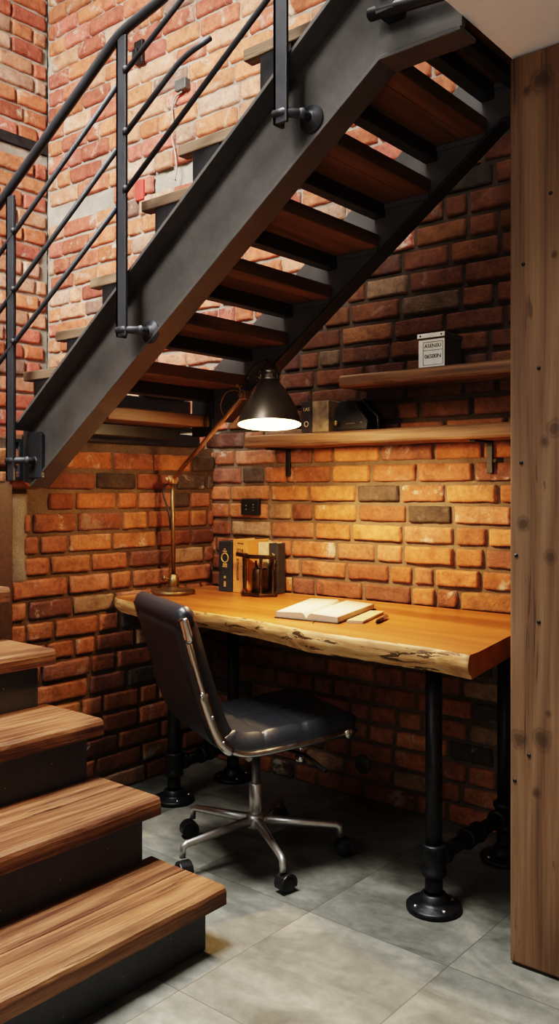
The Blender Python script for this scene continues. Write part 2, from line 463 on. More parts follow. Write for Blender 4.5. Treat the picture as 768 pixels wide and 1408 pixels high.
def zone_b(u, z):  # pinker bricks above the stair line, their colour also lightened as if daylit
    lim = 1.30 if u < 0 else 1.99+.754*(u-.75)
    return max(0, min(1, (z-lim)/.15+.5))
def skip_b(u, z, ua, ub):
    if u < -.02 and z < 1.15: return False
    return False
def rec_b(u, z):
    if -.45 < u < -.10 and 2.55 < z < 2.70: return -.018
    if -1.22 < u < -.70 and 2.56 < z < 2.67: return .008+.012*noise.noise(V((u*12, z*12, 4)))
    if u < -1.225: return .006
    return 0
def stair_shade_b(u, z):  # stair shade put into the brick and mortar colour under the flight
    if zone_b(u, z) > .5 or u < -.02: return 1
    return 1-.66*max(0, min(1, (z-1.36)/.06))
brick_wall('wall_back', (0, 0, 0), (1, 0, 0), (0, -1, 0), -1.25, 3.4, 4.05, zone_b, skip_b, 11, course_b, recess=rec_b, dark=stair_shade_b, holes=((-1.3, -1.236, 0, 9), (-.42, -.12, 2.56, 2.69), (-1.3, -.70, 2.57, 2.655)))
def skip_a(u, z, ua, ub): return False
def rec_a(u, z): return .012 if (.97 < u < 1.04 and .86 < z < 1.17) else 0
def zone_a(u, z): return .75 if (.965 < u < 1.05 and .86 < z < 1.17) else 0
brick_wall('wall_left', (WA, 0, 0), (0, -1, 0), (1, 0, 0), 0, 1.115, 1.365, zone_a, skip_a, 23, lambda z: .079, recess=rec_a, holes=((.975, 1.05, .86, 1.17), (.87, .975, 1.13, 1.17)))
brick_wall('wall_far', (-1.25, 0, 0), (0, -1, 0), (1, 0, 0), 0, 2.6, 4.05, lambda u, z: 1, lambda u, z, a, b: 2.95 < z < 3.04, 31, lambda z: .088, z0=1.0, holes=((-.5, .012, 0, 9),))
t = MB(); t.box(-1.26, -1.238, -2.6, -.006, 2.965, 3.02)
t.build('trim_1', plain('tarred_iron_strip', (.02, .02, .02), .8, .2, .5, 25, .5), kind='structure', bevel=.003)

t = MB(); t.box(-1.4, 3.45, -4.6, .12, -.12, 0); t.build('floor', M_FLOOR, kind='structure')
t = MB(); t.box(1.724, 3.45, -4.6, -.02, 2.261, 2.62); t.build('ceiling', M_SOFFIT, kind='structure', bevel=.004)
t = MB(); t.box(3.4, 3.5, -4.6, .1, 0, 3.75); t.build('wall_right', M_SOFFIT, kind='structure')

# ------------------------------------------------------------------ timber post
pm = thing('timber_post', 'thick reclaimed timber post with knots and nail heads, rising from floor to white ceiling', 'post', (1.724, -.741, 0))
t = MB(); t.box(1.724, 2.08, -.741, -.58, .006, 2.258)
t.build('timber_beam', M_POST, pm, bevel=.006, seg=2)
for i, (px, pz) in enumerate(((1.76, 1.74), (1.80, 1.48), (1.742, 1.02), (1.738, .46), (1.775, .53), (1.80, .86), (1.83, 1.9), (1.755, 1.25))):
    t = MB(); t.lathe([(0, .003), (.0045, .002), (.0055, -.004)], (px, -.741, pz), Matrix.Rotation(pi/2, 3, 'X'), 12)
    t.build('nail_head', M_BLACK, pm)

# ------------------------------------------------------------------ upper staircase
st = thing('steel_staircase', 'dark steel staircase flight with timber treads and railing climbing right above the desk', 'staircase', (0, -.98, LANDZ))
XB = 1.503
def near_poly(): 
    zl = lambda x: 1.690+.73*(x-.75); zt = lambda x: 1.916+.73*(x-.75)
    xt = XB-.045
    return [(-.005, 1.214), (.055, 1.200), (XB, zl(XB)), (1.722, zl(XB)+.002), (1.722, zt(xt)), (xt, zt(xt)), (.095, zt(.095)), (-.005, zt(.04))]
P = near_poly()
t = MB(); t.prism(P, lambda p, y: V((p[0], y, p[1])), -.985, -.968)
web = t.build('stringer', M_STRINGER, st, bevel=.002)
# flanges of the near stringer
def flange(pts, y0, y1, th, up=1):
    t = MB()
    n = len(pts); A, B, C, D = [], [], [], []
    for i, (x, z) in enumerate(pts):
        A.append(t.bm.verts.new((x, y0, z))); B.append(t.bm.verts.new((x, y1, z)))
        C.append(t.bm.verts.new((x, y1, z+th))); D.append(t.bm.verts.new((x, y0, z+th)))
    for i in range(n-1):
        for a, b in ((A, B), (B, C), (C, D), (D, A)):
            t.bm.faces.new((a[i], a[i+1], b[i+1], b[i]))
    t.bm.faces.new((A[0], B[0], C[0], D[0])); t.bm.faces.new((A[-1], D[-1], C[-1], B[-1]))
    return t
flange([(.03, 1.916+.73*(.03-.75)), (XB-.045, 1.916+.73*(XB-.045-.75)), (1.722, 1.916+.73*(XB-.045-.75))], -1.05, -.968, .013).build('top_flange', M_STRINGER, web, bevel=.0015)
flange([(.05, 1.190), (XB, 1.690+.73*(XB-.75)-.011), (1.722, 1.690+.73*(XB-.75)-.010)], -.995, -.915, .011).build('bottom_flange', M_STRINGER, web, bevel=.0015)
# far stringer
fo = -.05
zl = lambda x: 1.713+fo+.73*(x-.75)
FB = 1.56
Pf = [(.285, 1.385), (.38, 1.385), (.40, zl(.40)), (FB, zl(FB)), (1.722, zl(FB)), (1.722, zl(FB)+.21), (FB-.05, zl(FB)+.21), (.33, zl(.33)+.23), (.285, zl(.285)+.23)]
t = MB(); t.prism(Pf, lambda p, y: V((p[0], y, p[1])), -.43, -.415)
far = t.build('stringer', M_STRINGER, st, bevel=.002)
flange([(.45, zl(.45)-.01), (FB, zl(FB)-.01), (1.722, zl(FB)-.01)], -.445, -.385, .01).build('bottom_flange', M_BLACK, far, bevel=.0015)  # shade put into the colour: black keeps the lamp-lit underside dark
# treads
def tread(k, y0=-.918, y1=-.432):
    xr = .383+.188*k; zt = 1.462+.1345*k
    t = MB()
    # two boards side by side
    t.box(xr-.205, xr-.066, y0, y1, zt-.040, zt); t.box(xr-.063, xr, y0, y1, zt-.042, zt+.001)
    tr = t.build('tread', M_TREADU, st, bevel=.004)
    t = MB(); t.box(xr-.208, xr-.165, y0, y1, zt-.084, zt-.041); t.build('tread_angle', M_BLACK, tr, bevel=.003)
    t = MB(); t.bar((xr-.17, y1-.003, zt-.050), (xr-.005, y1-.003, zt-.050), .006, .016); t.build('tread_cleat', M_STRINGER, tr)
    return tr
treads = [tread(k) for k in range(8)]
# side cheeks of the treads that stand above the near stringer
for k, (xn, zt) in enumerate(((-.10, 1.435), (-.035, 1.607), (.155, 1.73), (.345, 1.884), (.60, 2.085), (.765, 2.218), (1.03, 2.42))):
    t = MB(); xe = xn+.30
    t.box(xn, xe, -.965, -.925, zt-.034, zt)
    nb = t.build('tread_end', M_NOSE, treads[k], bevel=.004, label='weathered tread end showing above the steel stringer')
    t = MB(); t.box(xn+.06, xn+.17, -.960, -.930, zt-.13, zt-.034); t.build('tread_end_bracket', M_BLACK, treads[k])
# landing at the foot of the flight, with edge channels
t = MB()
t.box(-1.235, -.06, -.955, -.03, LANDZ-.035, LANDZ); t.box(-1.235, -.60, -2.55, -.955, LANDZ-.035, LANDZ)
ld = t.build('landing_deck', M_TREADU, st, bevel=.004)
t = MB(); t.box(-.95, -.005, -1.0, -.982, 1.218, 1.365); t.box(-.95, -.005, -1.035, -1.0, 1.352, 1.365); t.box(-.95, -.005, -1.035, -1.0, 1.218, 1.230)
t.build('landing_channel', M_RISER, ld, bevel=.002)
t = MB(); t.box(.012, .04, -.95, -.20, 1.43, 1.555); t.build('landing_channel', M_BLACK, ld, bevel=.003)
for yy in (-.80, -.66, -.5, -.36):
    t = MB(); t.lathe([(0, .012), (.008, .011), (.011, .004), (.011, 0)], (.04, yy, 1.49), Matrix.Rotation(pi/2, 3, 'Y'), 8); t.build('bolt', M_BOLT, ld)
t = MB(); t.box(.002, .045, -.95, -.15, 1.365, 1.415); t.build('landing_angle', M_BLACK, ld, bevel=.003)
t = MB(); t.box(.29, .40, -.440, -.431, 1.385, 1.60); t.build('end_plate', M_BLACK, ld, bevel=.004)
# support post under the landing edge
t = MB(); t.box(-.012, .03, -1.13, -1.05, 0, 1.216); t.build('landing_post', M_UMBER, ld, bevel=.003)
# upper deck where the flight meets the floor above
t = MB()
for a in (1.60, 1.66): t.box(a, a+.052, -.94, -.44, 2.50, 2.53)
t.box(1.725, 1.74, -.94, -.44, 2.46, 2.53)
up = t.build('upper_deck', M_TREADU, st, bevel=.002)
for a in (1.585, 1.665):
    t = MB(); t.box(a, a+.03, -.955, -.44, 2.33, 2.39); t.build('joist', M_BLACK, up, bevel=.002)

# railing
RY = -1.068
def rail(pts, w, h, name, mat=M_RAIL):
    t = MB(); 
    for a, b in zip(pts, pts[1:]): t.bar((a[0], RY, a[1]), (b[0], RY, b[1]), w, h)
    return t
def smooth_pts(pts, n=5):
    out = [V((pts[0][0], pts[0][1]))]
    for i in range(1, len(pts)-1):
        a, b, c = V(pts[i-1]), V(pts[i]), V(pts[i+1]); 
        p = b+(a-b).normalized()*min(.05, (a-b).length*.45); q = b+(c-b).normalized()*min(.05, (c-b).length*.45)
        for k in range(n+1):
            s = k/n; out.append((p*(1-s)+b*s)*(1-s)+(b*(1-s)+q*s)*s)
    out.append(V(pts[-1])); return out
def rail_tube(pts, r, flat=1.0):
    t = MB(); t.tube([(p[0], RY, p[1]) for p in smooth_pts(pts)], r, 10, flat=flat); return t
rg = rail_tube([(-.30, 2.02), (-.016, 2.187), (.042, 2.222), (.625, 2.562), (.829, 2.60), (1.25, 2.86), (1.5, 3.0)], .0135, 1.25).build('handrail', M_RAIL, st, smooth=True)
posts = []
for (px, zb, zt) in ((.045, 1.215, 2.195), (.632, 1.645, 2.548), (1.254, 2.118, 2.80)):
    t = MB(); t.box(px-.022, px+.022, RY-.005, RY+.005, zb, zt); t.box(px-.022, px-.012, RY-.005, RY+.03, zb, zt)
    po = t.build('railing_post', M_RAIL, st, bevel=.0015); posts.append(po)
for po, (bx, bz, rr) in zip(posts, ((.085, 1.285, .030), (.672, 1.665, .036), (1.292, 2.145, .036))):
    t = MB(); RX = Matrix.Rotation(pi/2, 3, 'X')
    t.lathe([(0, .018), (rr*.5, .017), (rr*.55, .008), (rr, .006), (rr, 0)], (bx, -.986, bz), RX, 24)
    t.tube([(bx, -.99, bz), (bx, -1.03, bz), (bx-.03, RY, bz), (bx-.06, RY, bz)], .012, 10)
    t.lathe([(0, .010), (.012, .009), (.016, 0)], (bx, -1.032, bz), RX, 6)
    t.build('post_bracket', M_RAIL, po)
t = MB(); t.prism([(-.0, 1.225), (.075, 1.225), (.075, 1.375), (.065, 1.385), (.01, 1.385), (0, 1.375)], lambda p, y: V((p[0]+.05, y, p[1])), -1.0, -.986)
t.build('fixing_plate', M_RAIL, st, bevel=.002)
for pts in ([(-.25, 1.866), (.072, 2.068), (.61, 2.406)], [(-.25, 1.66), (.072, 1.869), (.61, 2.214)], [(-.25, 1.486), (.072, 1.69), (.61, 2.038)],
            [(.644, 2.435), (.888, 2.565), (1.5, 2.93)], [(.644, 2.249), (.894, 2.402), (1.003, 2.420)], [(.644, 2.075), (1.235, 2.469), (1.5, 2.64)]):
    rail_tube(pts, .0082).build('railing_rod', M_RAIL, st, smooth=True)
for px, zs in ((.660, (2.44, 2.255, 2.083)), (.075, (2.07, 1.87, 1.692))):
    for z in zs:
        t = MB(); t.lathe([(0, .009), (.007, .008), (.010, .003), (.010, 0)], (px-.002, RY-.008, z), Matrix.Rotation(pi/2, 3, 'X'), 8); t.build('rod_bolt', M_RAIL, st)
# bracket with pipe on the level part of the stringer
t = MB(); t.tube([(1.50, -1.03, 2.325), (1.70, -1.03, 2.305)], .016, 10); t.box(1.525, 1.575, -1.045, -.986, 2.31, 2.50)
t.tube([(1.55, -.99, 2.36), (1.55, -1.05, 2.36)], .018, 10)
t.build('rail_bracket', M_BLACK, st, bevel=.002)

# ------------------------------------------------------------------ lower flight
lf = thing('lower_stair_flight', 'lower stair flight of worn timber treads on dark steel risers climbing left to the landing', 'staircase', (.9, -1.6, 0))
for k in range(7):
    zt = .158+.176*k; xn = 1.128-.2435*k
    t = MB()
    # worn board with a softened front edge
    n = 40; y0, y1 = -2.35, -1.135-.004*((k*7) % 3)
    th = .048
    prof = [(0, 0), (-.006, .008), (-.290, .008), (-.290, th), (-.158, th), (-.1565, th-.004), (-.1545, th-.004), (-.153, th), (-.012, th), (-.003, th-.006), (0, th-.016)]
    rows = []
    for i in range(n+1):
        y = y0+(y1-y0)*i/n
        row = []
        for j, (dx, dz) in enumerate(prof):
            w = .003*noise.noise(V((k*5, y*9, dz*20))) + .002*noise.noise(V((k*3, y*30, dz*40))) if dx > -.1 else 0
            row.append(t.bm.verts.new((xn+dx+w, y, zt-th+dz+(.0012*noise.noise(V((k, y*14, dx*9))) if dz > .03 else 0))))
        rows.append(row)
    m_ = len(prof)
    for a, b in zip(rows, rows[1:]):
        for j in range(m_): t.bm.faces.new((a[j], a[(j+1) % m_], b[(j+1) % m_], b[j]))
    t.bm.faces.new(rows[0]); t.bm.faces.new(rows[-1][::-1])
    t.build('tread', M_TREAD, lf, bevel=.0025)
    zb = 0.001 if k == 0 else zt-.176
    t = MB(); t.box(xn-.052, xn-.034, -2.33, -1.178, zb, zt-th+.007)
    ri = t.build('riser', M_RISER, lf, bevel=.0015)
    for (yy, zz) in ((-1.62, .03), (-1.45, .045), (-1.30, .075)):
        t = MB(); t.lathe([(0, .0012), (.0024, .0008), (.0026, 0)], (xn-.034, yy, zb+zz), Matrix.Rotation(pi/2, 3, 'Y'), 8); t.build('screw', M_BOLT, ri)
t = MB()
for k in range(7):
    xn = 1.128-.2435*k; zt = .158+.176*k
    t.box(xn-.29, xn-.053, -1.195, -1.18, 0 if k < 2 else zt-.50, zt-.049)
t.build('side_plate', M_RISER, lf)

# ------------------------------------------------------------------ desk
DZ = .765
dk = thing('live_edge_desk', 'honey wood live-edge slab desk on black pipe legs along the brick wall', 'desk', (.8, -.38, 0))
ctrl = [(-.018, -.565), (.05, -.595), (.156, -.622), (.397, -.636), (.635, -.650), (.778, -.664), (.93, -.695), (1.10, -.735), (1.295, -.744), (1.49, -.746), (1.632, -.775)]
def yfront(x):
    for (xa, ya), (xb, yb) in zip(ctrl, ctrl[1:]):
        if x <= xb: s = max(0, (x-xa)/(xb-xa)); s = s*s*(3-2*s)*.5+s*.5; return ya+(yb-ya)*s
    return ctrl[-1][1]
def desk_mesh():
    t = MB(); n = 110; rows = []
    prof = [0, .12, .3, .5, .7, .88, 1.0]
    for i in range(n+1):
        s = i/n; row = []
        for side in ('b', 'bm', 'm', 'f'):
            pass
        def X(y): # right end is cut at an angle
            xl = -.004; xr = 1.632 - .22*((y+.775)/.775)*.5
            return xl+(xr-xl)*s
        for yb in (-.035, -.2, -.4):
            row.append(t.bm.verts.new((X(yb), yb, DZ)))
        yf0 = yfront(X(-.7))
        row.append(t.bm.verts.new((X(yf0), yf0+.05, DZ)))
        thk = .052+.012*min(1, s*1.5)+.006*noise.noise(V((s*7, 2, 0)))
        for q in prof:
            yf = yf0 + .006*noise.noise(V((s*18, q*1.5, 3))) + .003*noise.noise(V((s*60, q*4, 8)))
            bulge = -.010*sin(pi*min(1, q*1.15)) + .028*max(0, q-.62)
            if q == 0: yf = yf0+.002*noise.noise(V((s*30, 0, 3)))
            row.append(t.bm.verts.new((X(yf), yf+bulge, DZ-.0015-thk*q + .0015*noise.noise(V((s*50, q*5, 1))))))
        row.append(t.bm.verts.new((X(-.035), -.035, DZ-.055)))
        rows.append(row)
    m_ = len(rows[0])
    for a, b in zip(rows, rows[1:]):
        for j in range(m_):
            f = t.bm.faces.new((a[j], a[(j+1) % m_], b[(j+1) % m_], b[j]))
            f.smooth = 4 <= j < 9
            f.material_index = 1 if 3 < j < 10 else 0
    f = t.bm.faces.new(rows[0]); f.material_index = 0
    f = t.bm.faces.new(rows[-1][::-1]); f.material_index = 0
    return t
desk_mesh().build('tabletop', [M_DESK, M_EDGE], dk, label='live-edge slab with pale cracked sapwood front')
LEGS = [(.245, -.49), (.245, -.16), (1.436, -.612), (1.446, -.18)]
for (lx, ly) in LEGS:
    t = MB(); t.tube([(lx, ly, .03), (lx, ly, .708)], .0235, 20)
    lg = t.build('leg', M_PIPE, dk)
    t = MB()
    t.lathe([(0, 0), (.076, 0), (.078, .004), (.078, .012), (.074, .016), (.044, .020), (.038, .028), (.036, .044), (.027, .046)], (lx, ly, .001), None, 32)
    fl = t.build('floor_flange', M_PIPE, lg)
    for k in range(4):
        a = pi/4+k*pi/2+.25
        t = MB(); t.lathe([(0, .007), (.006, .006), (.009, .002), (.009, 0)], (lx+.058*cos(a), ly+.058*sin(a), .017), None, 10)
        t.build('screw', M_BOLT, fl)
    t = MB()
    for zc in range(5): t.lathe([(.0240, .055+.006*zc), (.0252, .058+.006*zc), (.0240, .061+.006*zc)], (lx, ly, 0), None, 20)
    t.build('pipe_thread', M_PIPE, lg)
    t = MB(); t.lathe([(.024, .098), (.034, .098), (.036, .102), (.036, .112), (.032, .116), (.032, .168), (.036, .172), (.036, .182), (.034, .186), (.024, .186)], (lx, ly, 0), None, 28)
    t.build('tee_fitting', M_PIPE, lg)
    t = MB(); t.lathe([(.024, .69), (.06, .695), (.06, .7055), (.024, .7055)], (lx, ly, 0), None, 28); t.build('top_flange', M_PIPE, lg)
for a, b in ((2, 3), (0, 1)):
    p, q = V((*LEGS[a], .142)), V((*LEGS[b], .142)); d = (q-p).normalized()
    t = MB(); t.tube([p+d*.02, q-d*.02], .021, 18); cb = t.build('crossbar', M_PIPE, dk)
    rot = d.to_track_quat('Z', 'Y').to_matrix()
    t = MB()
    L_ = (q-p).length
    for (s0, s1) in ((.03, .06), (L_*.42, L_*.60), (L_-.06, L_-.03)):
        t = MB()
        t.lathe([(.021, s0), (.031, s0), (.031, s0+.012), (.028, s0+.014), (.028, s1-.014), (.031, s1-.012), (.031, s1), (.021, s1)], p, rot, 24)
        t.build('union_fitting', M_PIPE, cb)

# ------------------------------------------------------------------ office chair
ch = thing('office_chair', 'black leather swivel office chair with chrome frame in front of the desk', 'chair', (.815, -.665, 0), R_(-25))
CM = thing_matrix(ch)
def W(x, y, z): return CM @ V((x, y, z))
def cat(pts, n):
    """Catmull-Rom through 2-D points -> n+1 points"""
    pts = [V(p) for p in pts]; P_ = [pts[0]*2-pts[1]]+pts+[pts[-1]*2-pts[-2]]
    out = []; segs = len(pts)-1
    for i in range(n+1):
        u = i/n*segs; k = min(int(u), segs-1); s = u-k
        p0, p1, p2, p3 = P_[k:k+4]
        out.append(.5*((2*p1)+(p2-p0)*s+(2*p0-5*p1+4*p2-p3)*s*s+(3*p1-p0-3*p2+p3)*s**3))
    return out
RAILP = [(.215, .428), (.12, .417), (.02, .409), (-.07, .402), (-.135, .405), (-.185, .428), (-.217, .475), (-.24, .535), (-.268, .62), (-.292, .70), (-.318, .79), (-.328, .825)]
rp = cat(RAILP, 72)
def arclen(pts):
    s = [0]
    for a, b in zip(pts, pts[1:]): s.append(s[-1]+(b-a).length)
    return s
def pad(i0, i1, name, mat, half, th_out, th_in, seams_s, seam_c, parent, endr=.03, front_ext=0, nx=26):
    pts = rp[i0:i1+1]
    if front_ext:
        d = (pts[0]-pts[1]).normalized()
        pts = [pts[0]+d*front_ext+V((0, -.012)), pts[0]+d*front_ext*.6-V((0, .002))]+pts
    # denser
    pts = cat(pts, 64); S = arclen(pts); Ltot = S[-1]
    t = MB(); top, bot = [], []
    for i, p in enumerate(pts):
        a = pts[max(0, i-1)]; b = pts[min(len(pts)-1, i+1)]; tg = (b-a).normalized()
        nrm = V((-tg.y, tg.x))         # toward the sitter
        if nrm.y < 0 and abs(nrm.y) > abs(nrm.x): nrm = -nrm
        if abs(nrm.x) >= abs(nrm.y) and nrm.x < 0: nrm = -nrm
        e = min(S[i], Ltot-S[i]); ek = 1 if e > endr else math.sqrt(max(0, 1-(1-e/endr)**2))
        rt, rb = [], []
        for j in range(nx+1):
            x = -half+2*half*j/nx
            eu = min(x+half, half-x); uk = 1 if eu > .014 else math.sqrt(max(0, 1-(1-eu/.014)**2))
            k = (.25+.75*ek)*(.25+.75*uk) if min(ek, uk) > .01 else .22
            dep = 0
            for ss in seams_s:
                dd = abs(S[i]-ss*Ltot); dep = max(dep, .006*math.exp(-(dd/.005)**2)+.0018*math.exp(-(dd/.020)**2))
            for cc in seam_c:
                dd = abs(x-cc); dep = max(dep, .006*math.exp(-(dd/.005)**2)+.0018*math.exp(-(dd/.020)**2))
            q = p+nrm*(th_in*k-dep*uk*ek); r = p-nrm*th_out*k
            rt.append(t.bm.verts.new(W(x, q.x, q.y))); rb.append(t.bm.verts.new(W(x, r.x, r.y)))
        top.append(rt); bot.append(rb)
    for A in (top, bot):
        for a, b in zip(A, A[1:]):
            for j in range(nx): t.bm.faces.new((a[j], a[j+1], b[j+1], b[j])).smooth = True
    for i in range(len(pts)-1):
        for j in (0, nx): t.bm.faces.new((top[i][j], top[i+1][j], bot[i+1][j], bot[i][j])).smooth = True
    for i in (0, len(pts)-1):
        for j in range(nx): t.bm.faces.new((top[i][j], top[i][j+1], bot[i][j+1], bot[i][j])).smooth = True
    return t.build(name, mat, parent)
seat = pad(0, 36, 'seat', M_LEATHER, .208, .012, .056, (.38, .66), (0,), ch, front_ext=.035)
back = pad(33, 67, 'backrest', M_LEATHER, .206, .022, .048, (), (), ch, endr=.03)
# head roll
t = MB()
a0, a1 = rp[66], rp[72]; dv = (a1-a0).normalized()
ring = []
for j in range(25):
    x = -.228+.456*j/24; e = min(x+.228, .228-x); k = 1 if e > .02 else .55+.45*math.sqrt(max(0, 1-(1-e/.02)**2))
    r_ = []
    for q in range(16):
        an = 2*pi*q/16; c = (a0+a1)/2
        nr = V((-dv.y, dv.x)); 
        w = c+dv*(.038*k*sin(an))+nr*(.030*k*cos(an)-.012)
        r_.append(t.bm.verts.new(W(x, w.x, w.y)))
    ring.append(r_)
for a, b in zip(ring, ring[1:]):
    for q in range(16): t.bm.faces.new((a[q], a[(q+1) % 16], b[(q+1) % 16], b[q])).smooth = True
t.bm.faces.new(ring[0]); t.bm.faces.new(ring[-1][::-1])
t.build('head_roll', M_LEATHER, back, bevel=.006)
for s in (-1, 1):
    x = s*.217
    t = MB(); t.tube([W(x, p.x, p.y) for p in rp[:70]], .0095, 12, flat=1.25)
    rl = t.build('side_rail', M_CHROME, ch, label='chrome side rail')
    t = MB(); t.lathe([(0, .013), (.013, .012), (.017, .008), (.017, -.008), (0, -.010)], W(s*.222, .217, .428), (CM.to_3x3() @ Matrix.Rotation(pi/2, 3, 'Y')), 20); t.build('end_cap', M_CHROME, rl)
    t = MB(); t.tube([W(s*.224, p.x-.003, p.y) for p in rp[30:52]], [.006]+[.015]*20+[.006], 12, flat=.5); t.build('rail_bracket', M_CHROME, rl)
    t = MB(); t.tube([W(s*.229, p.x-.002, p.y) for p in rp[62:72]], [.010]+[.020]*8+[.010], 12, flat=.5); t.build('top_clip', M_CHROME, rl)
    for pz in (36, 45):
        p = rp[pz]; t = MB(); t.lathe([(0, .004), (.005, .003), (.006, 0)], W(s*.231, p.x, p.y), CM.to_3x3() @ Matrix.Rotation(s*pi/2, 3, 'Y'), 10); t.build('screw', M_BOLT, rl)
# stretchers and mechanism
t = MB()
for p in (rp[10], rp[24]): t.tube([W(-.215, p.x, p.y-.012), W(.215, p.x, p.y-.012)], .010, 10)
t.build('cross_stretcher', M_CHROME, ch)
t = MB()
vs = t.obox((0, 0, 0), (.16, .20, .045)); 
for v in vs: v.co = W(v.co.x*(1 if v.co.z > 0 else .7), v.co.y*(1 if v.co.z > 0 else .6), v.co.z+.372)
t.build('tilt_mechanism', M_BLACK, ch, bevel=.008)
t = MB(); t.tube([W(.07, .05, .365), W(.16, .10, .355), W(.235, .13, .325)], [.006, .006, .007], 10); t.build('height_lever', M_PLASTIC, ch)
t = MB(); t.lathe([(0, 0), (.013, 0), (.016, .006), (.016, .02), (.012, .024), (.006, .026), (.006, .05)], W(.12, .10, .325), None, 16); t.build('tension_knob', M_CHROME, ch)
t = MB(); t.lathe([(.0, .10), (.022, .10), (.0225, .235), (.020, .239), (.014, .240), (.0135, .355), (0, .355)], W(0, 0, 0), None, 28); t.build('gas_column', M_BRUSHED, ch)
bs = MB(); bs.lathe([(0, .088), (.026, .090), (.032, .100), (.034, .125), (.030, .138), (.022, .142)], W(0, 0, 0), None, 28)
base = bs.build('star_base', M_BRUSHED, ch)
for k in range(5):
    a = R_(40+72*k); d = V((cos(a), sin(a), 0)); c = W(0, 0, 0)
    t = MB(); t.tube([c+d*.02+V((0, 0, .118)), c+d*.15+V((0, 0, .108)), c+d*.258+V((0, 0, .100)), c+d*.270+V((0, 0, .094)), c+d*.272+V((0, 0, .062))], [.0165, .0135, .0115, .0115, .0105], 14, flat=.9)
    lg = t.build('leg', M_BRUSHED, ch, label='brushed metal base leg')
    p = c+d*.272; ax = V((-d.y, d.x, 0)); ra = R_(25*k+10); ax = Matrix.Rotation(ra, 3, 'Z') @ ax
    rot = ax.to_track_quat('Z', 'Y').to_matrix()
    fw = V((ax.y, -ax.x, 0))
    t = MB()
    for o_ in (-.019, .005):
        t.lathe([(0, o_), (.022, o_), (.026, o_+.003), (.026, o_+.011), (.022, o_+.014), (0, o_+.014)], p+fw*.012+V((0, 0, .027)), rot, 24)
    cs = t.build('caster', M_PLASTIC, lg, label='black twin-wheel caster')
    t = MB()
    hood = [(.030*cos(q), .030*sin(q)) for q in [R_(-25+23*i) for i in range(11)]]
    hood2 = [(.022*cos(q), .022*sin(q)) for q in [R_(-25+23*i) for i in range(11)]][::-1]
    t.prism(hood+hood2, lambda p2, o_: p+fw*(.012+p2[0])+V((0, 0, .027+p2[1]))+ax*o_, -.020, .020)
    t.build('caster_hood', M_PLASTIC, lg, bevel=.002)

# ------------------------------------------------------------------ desk lamp
LB = V((.100, -.355, DZ)); LJ = V((.098, -.36, 1.225)); LE = V((.655, -.545, 1.512)); LS = V((.782, -.56, 1.402))
lp = thing('desk_lamp', 'aged brass articulated desk lamp with glowing dark bell shade, on left end of desk', 'lamp', tuple(LB))
t = MB(); t.lathe([(0, .001), (.084, .001), (.087, .004), (.087, .012), (.084, .016), (.06, .019), (.028, .024), (.022, .03), (0, .03)], LB, None, 40)
bse = t.build('base', M_BRASS, lp)
t = MB(); t.lathe([(.013, .024), (.021, .030), (.021, .064), (.018, .068), (.018, .076), (.012, .080)], LB, None, 24)
t.tube([LB+V((-.005, -.018, .06)), LB+V((-.012, -.04, .065))], .005, 10); t.lathe([(0, -.004), (.010, -.003), (.010, .003), (0, .004)], LB+V((-.012, -.042, .066)), Matrix.Rotation(pi/2, 3, 'X'), 14)
t.build('stem_socket', M_BRASS, lp)
t = MB(); t.tube([LB+V((0, 0, .06)), LJ], .0085, 14); t.build('stem', M_BRASS, lp)
ad = (LE-LJ).normalized()
t = MB(); t.tube([LJ-ad*.035, LE], .0085, 14)
am = t.build('arm', M_BRASSD, lp)
t = MB(); t.obox(LJ, (.034, .028, .034)); t.lathe([(0, -.026), (.013, -.025), (.013, .025), (0, .026)], LJ, Matrix.Rotation(pi/2, 3, 'X'), 16)
t.lathe([(0, -.006), (.010, -.005), (.010, .005), (0, .006)], LJ+V((.0, -.032, 0)), Matrix.Rotation(pi/2, 3, 'X'), 12)
t.build('joint', M_BRASSD, am, bevel=.004)
t = MB(); t.obox(LE, (.03, .024, .03)); t.lathe([(0, -.022), (.010, -.021), (.010, .021), (0, .022)], LE, Matrix.Rotation(pi/2, 3, 'X'), 14)
t.lathe([(0, -.005), (.008, -.004), (.008, .004), (0, .005)], LE+V((-.012, -.02, .03)), None, 10); t.tube([LE, LE+V((-.012, -.02, .032))], .003, 8)
t.build('joint', M_BRASSD, am, bevel=.004)
tilt = Matrix.Rotation(R_(-7), 3, V((.768, .64, 0)))
outer = [(.1055, 0), (.1045, .010), (.098, .035), (.088, .062), (.073, .090), (.056, .116), (.042, .135), (.034, .147), (.033, .152), (.033, .178), (.031, .186), (.024, .200), (.013, .208), (.009, .218), (0, .219)]
inner = [(.1055, 0), (.1020, .010), (.0955, .035), (.0855, .062), (.0705, .090), (.0535, .116), (.039, .135), (.030, .147), (.028, .17), (0, .171)]
t = MB(); t.lathe(outer, LS, tilt, 48); sh = t.build('shade', M_SHADE, lp)
t = MB(); t.lathe(inner, LS, tilt, 48); t.build('shade_lining', M_SHADEIN, sh)
t = MB(); t.lathe([(.0345, .150), (.0355, .153), (.0345, .156)], LS, tilt, 32); t.lathe([(.0345, .174), (.0355, .177), (.0345, .180)], LS, tilt, 32)
for k in range(10):
    a = 2*pi*k/10; q = tilt @ V((.034*cos(a), .034*sin(a), .152)); q2 = tilt @ V((.034*cos(a), .034*sin(a), .178)); t.tube([LS+q, LS+q2], .002, 6)
t.build('vent_collar', M_COLLAR, sh)
bp = LS + tilt @ V((0, 0, .095))
t = MB(); t.lathe([(0, -.02), (.010, -.018), (.020, -.010), (.025, 0), (.024, .018), (.015, .036), (.013, .05), (0, .05)], bp, tilt, 24); t.build('bulb', M_BULB, sh)
cap = LS + tilt @ V((0, 0, .215)); hd = V((LS.x-LE.x, LS.y-LE.y, 0)).normalized()
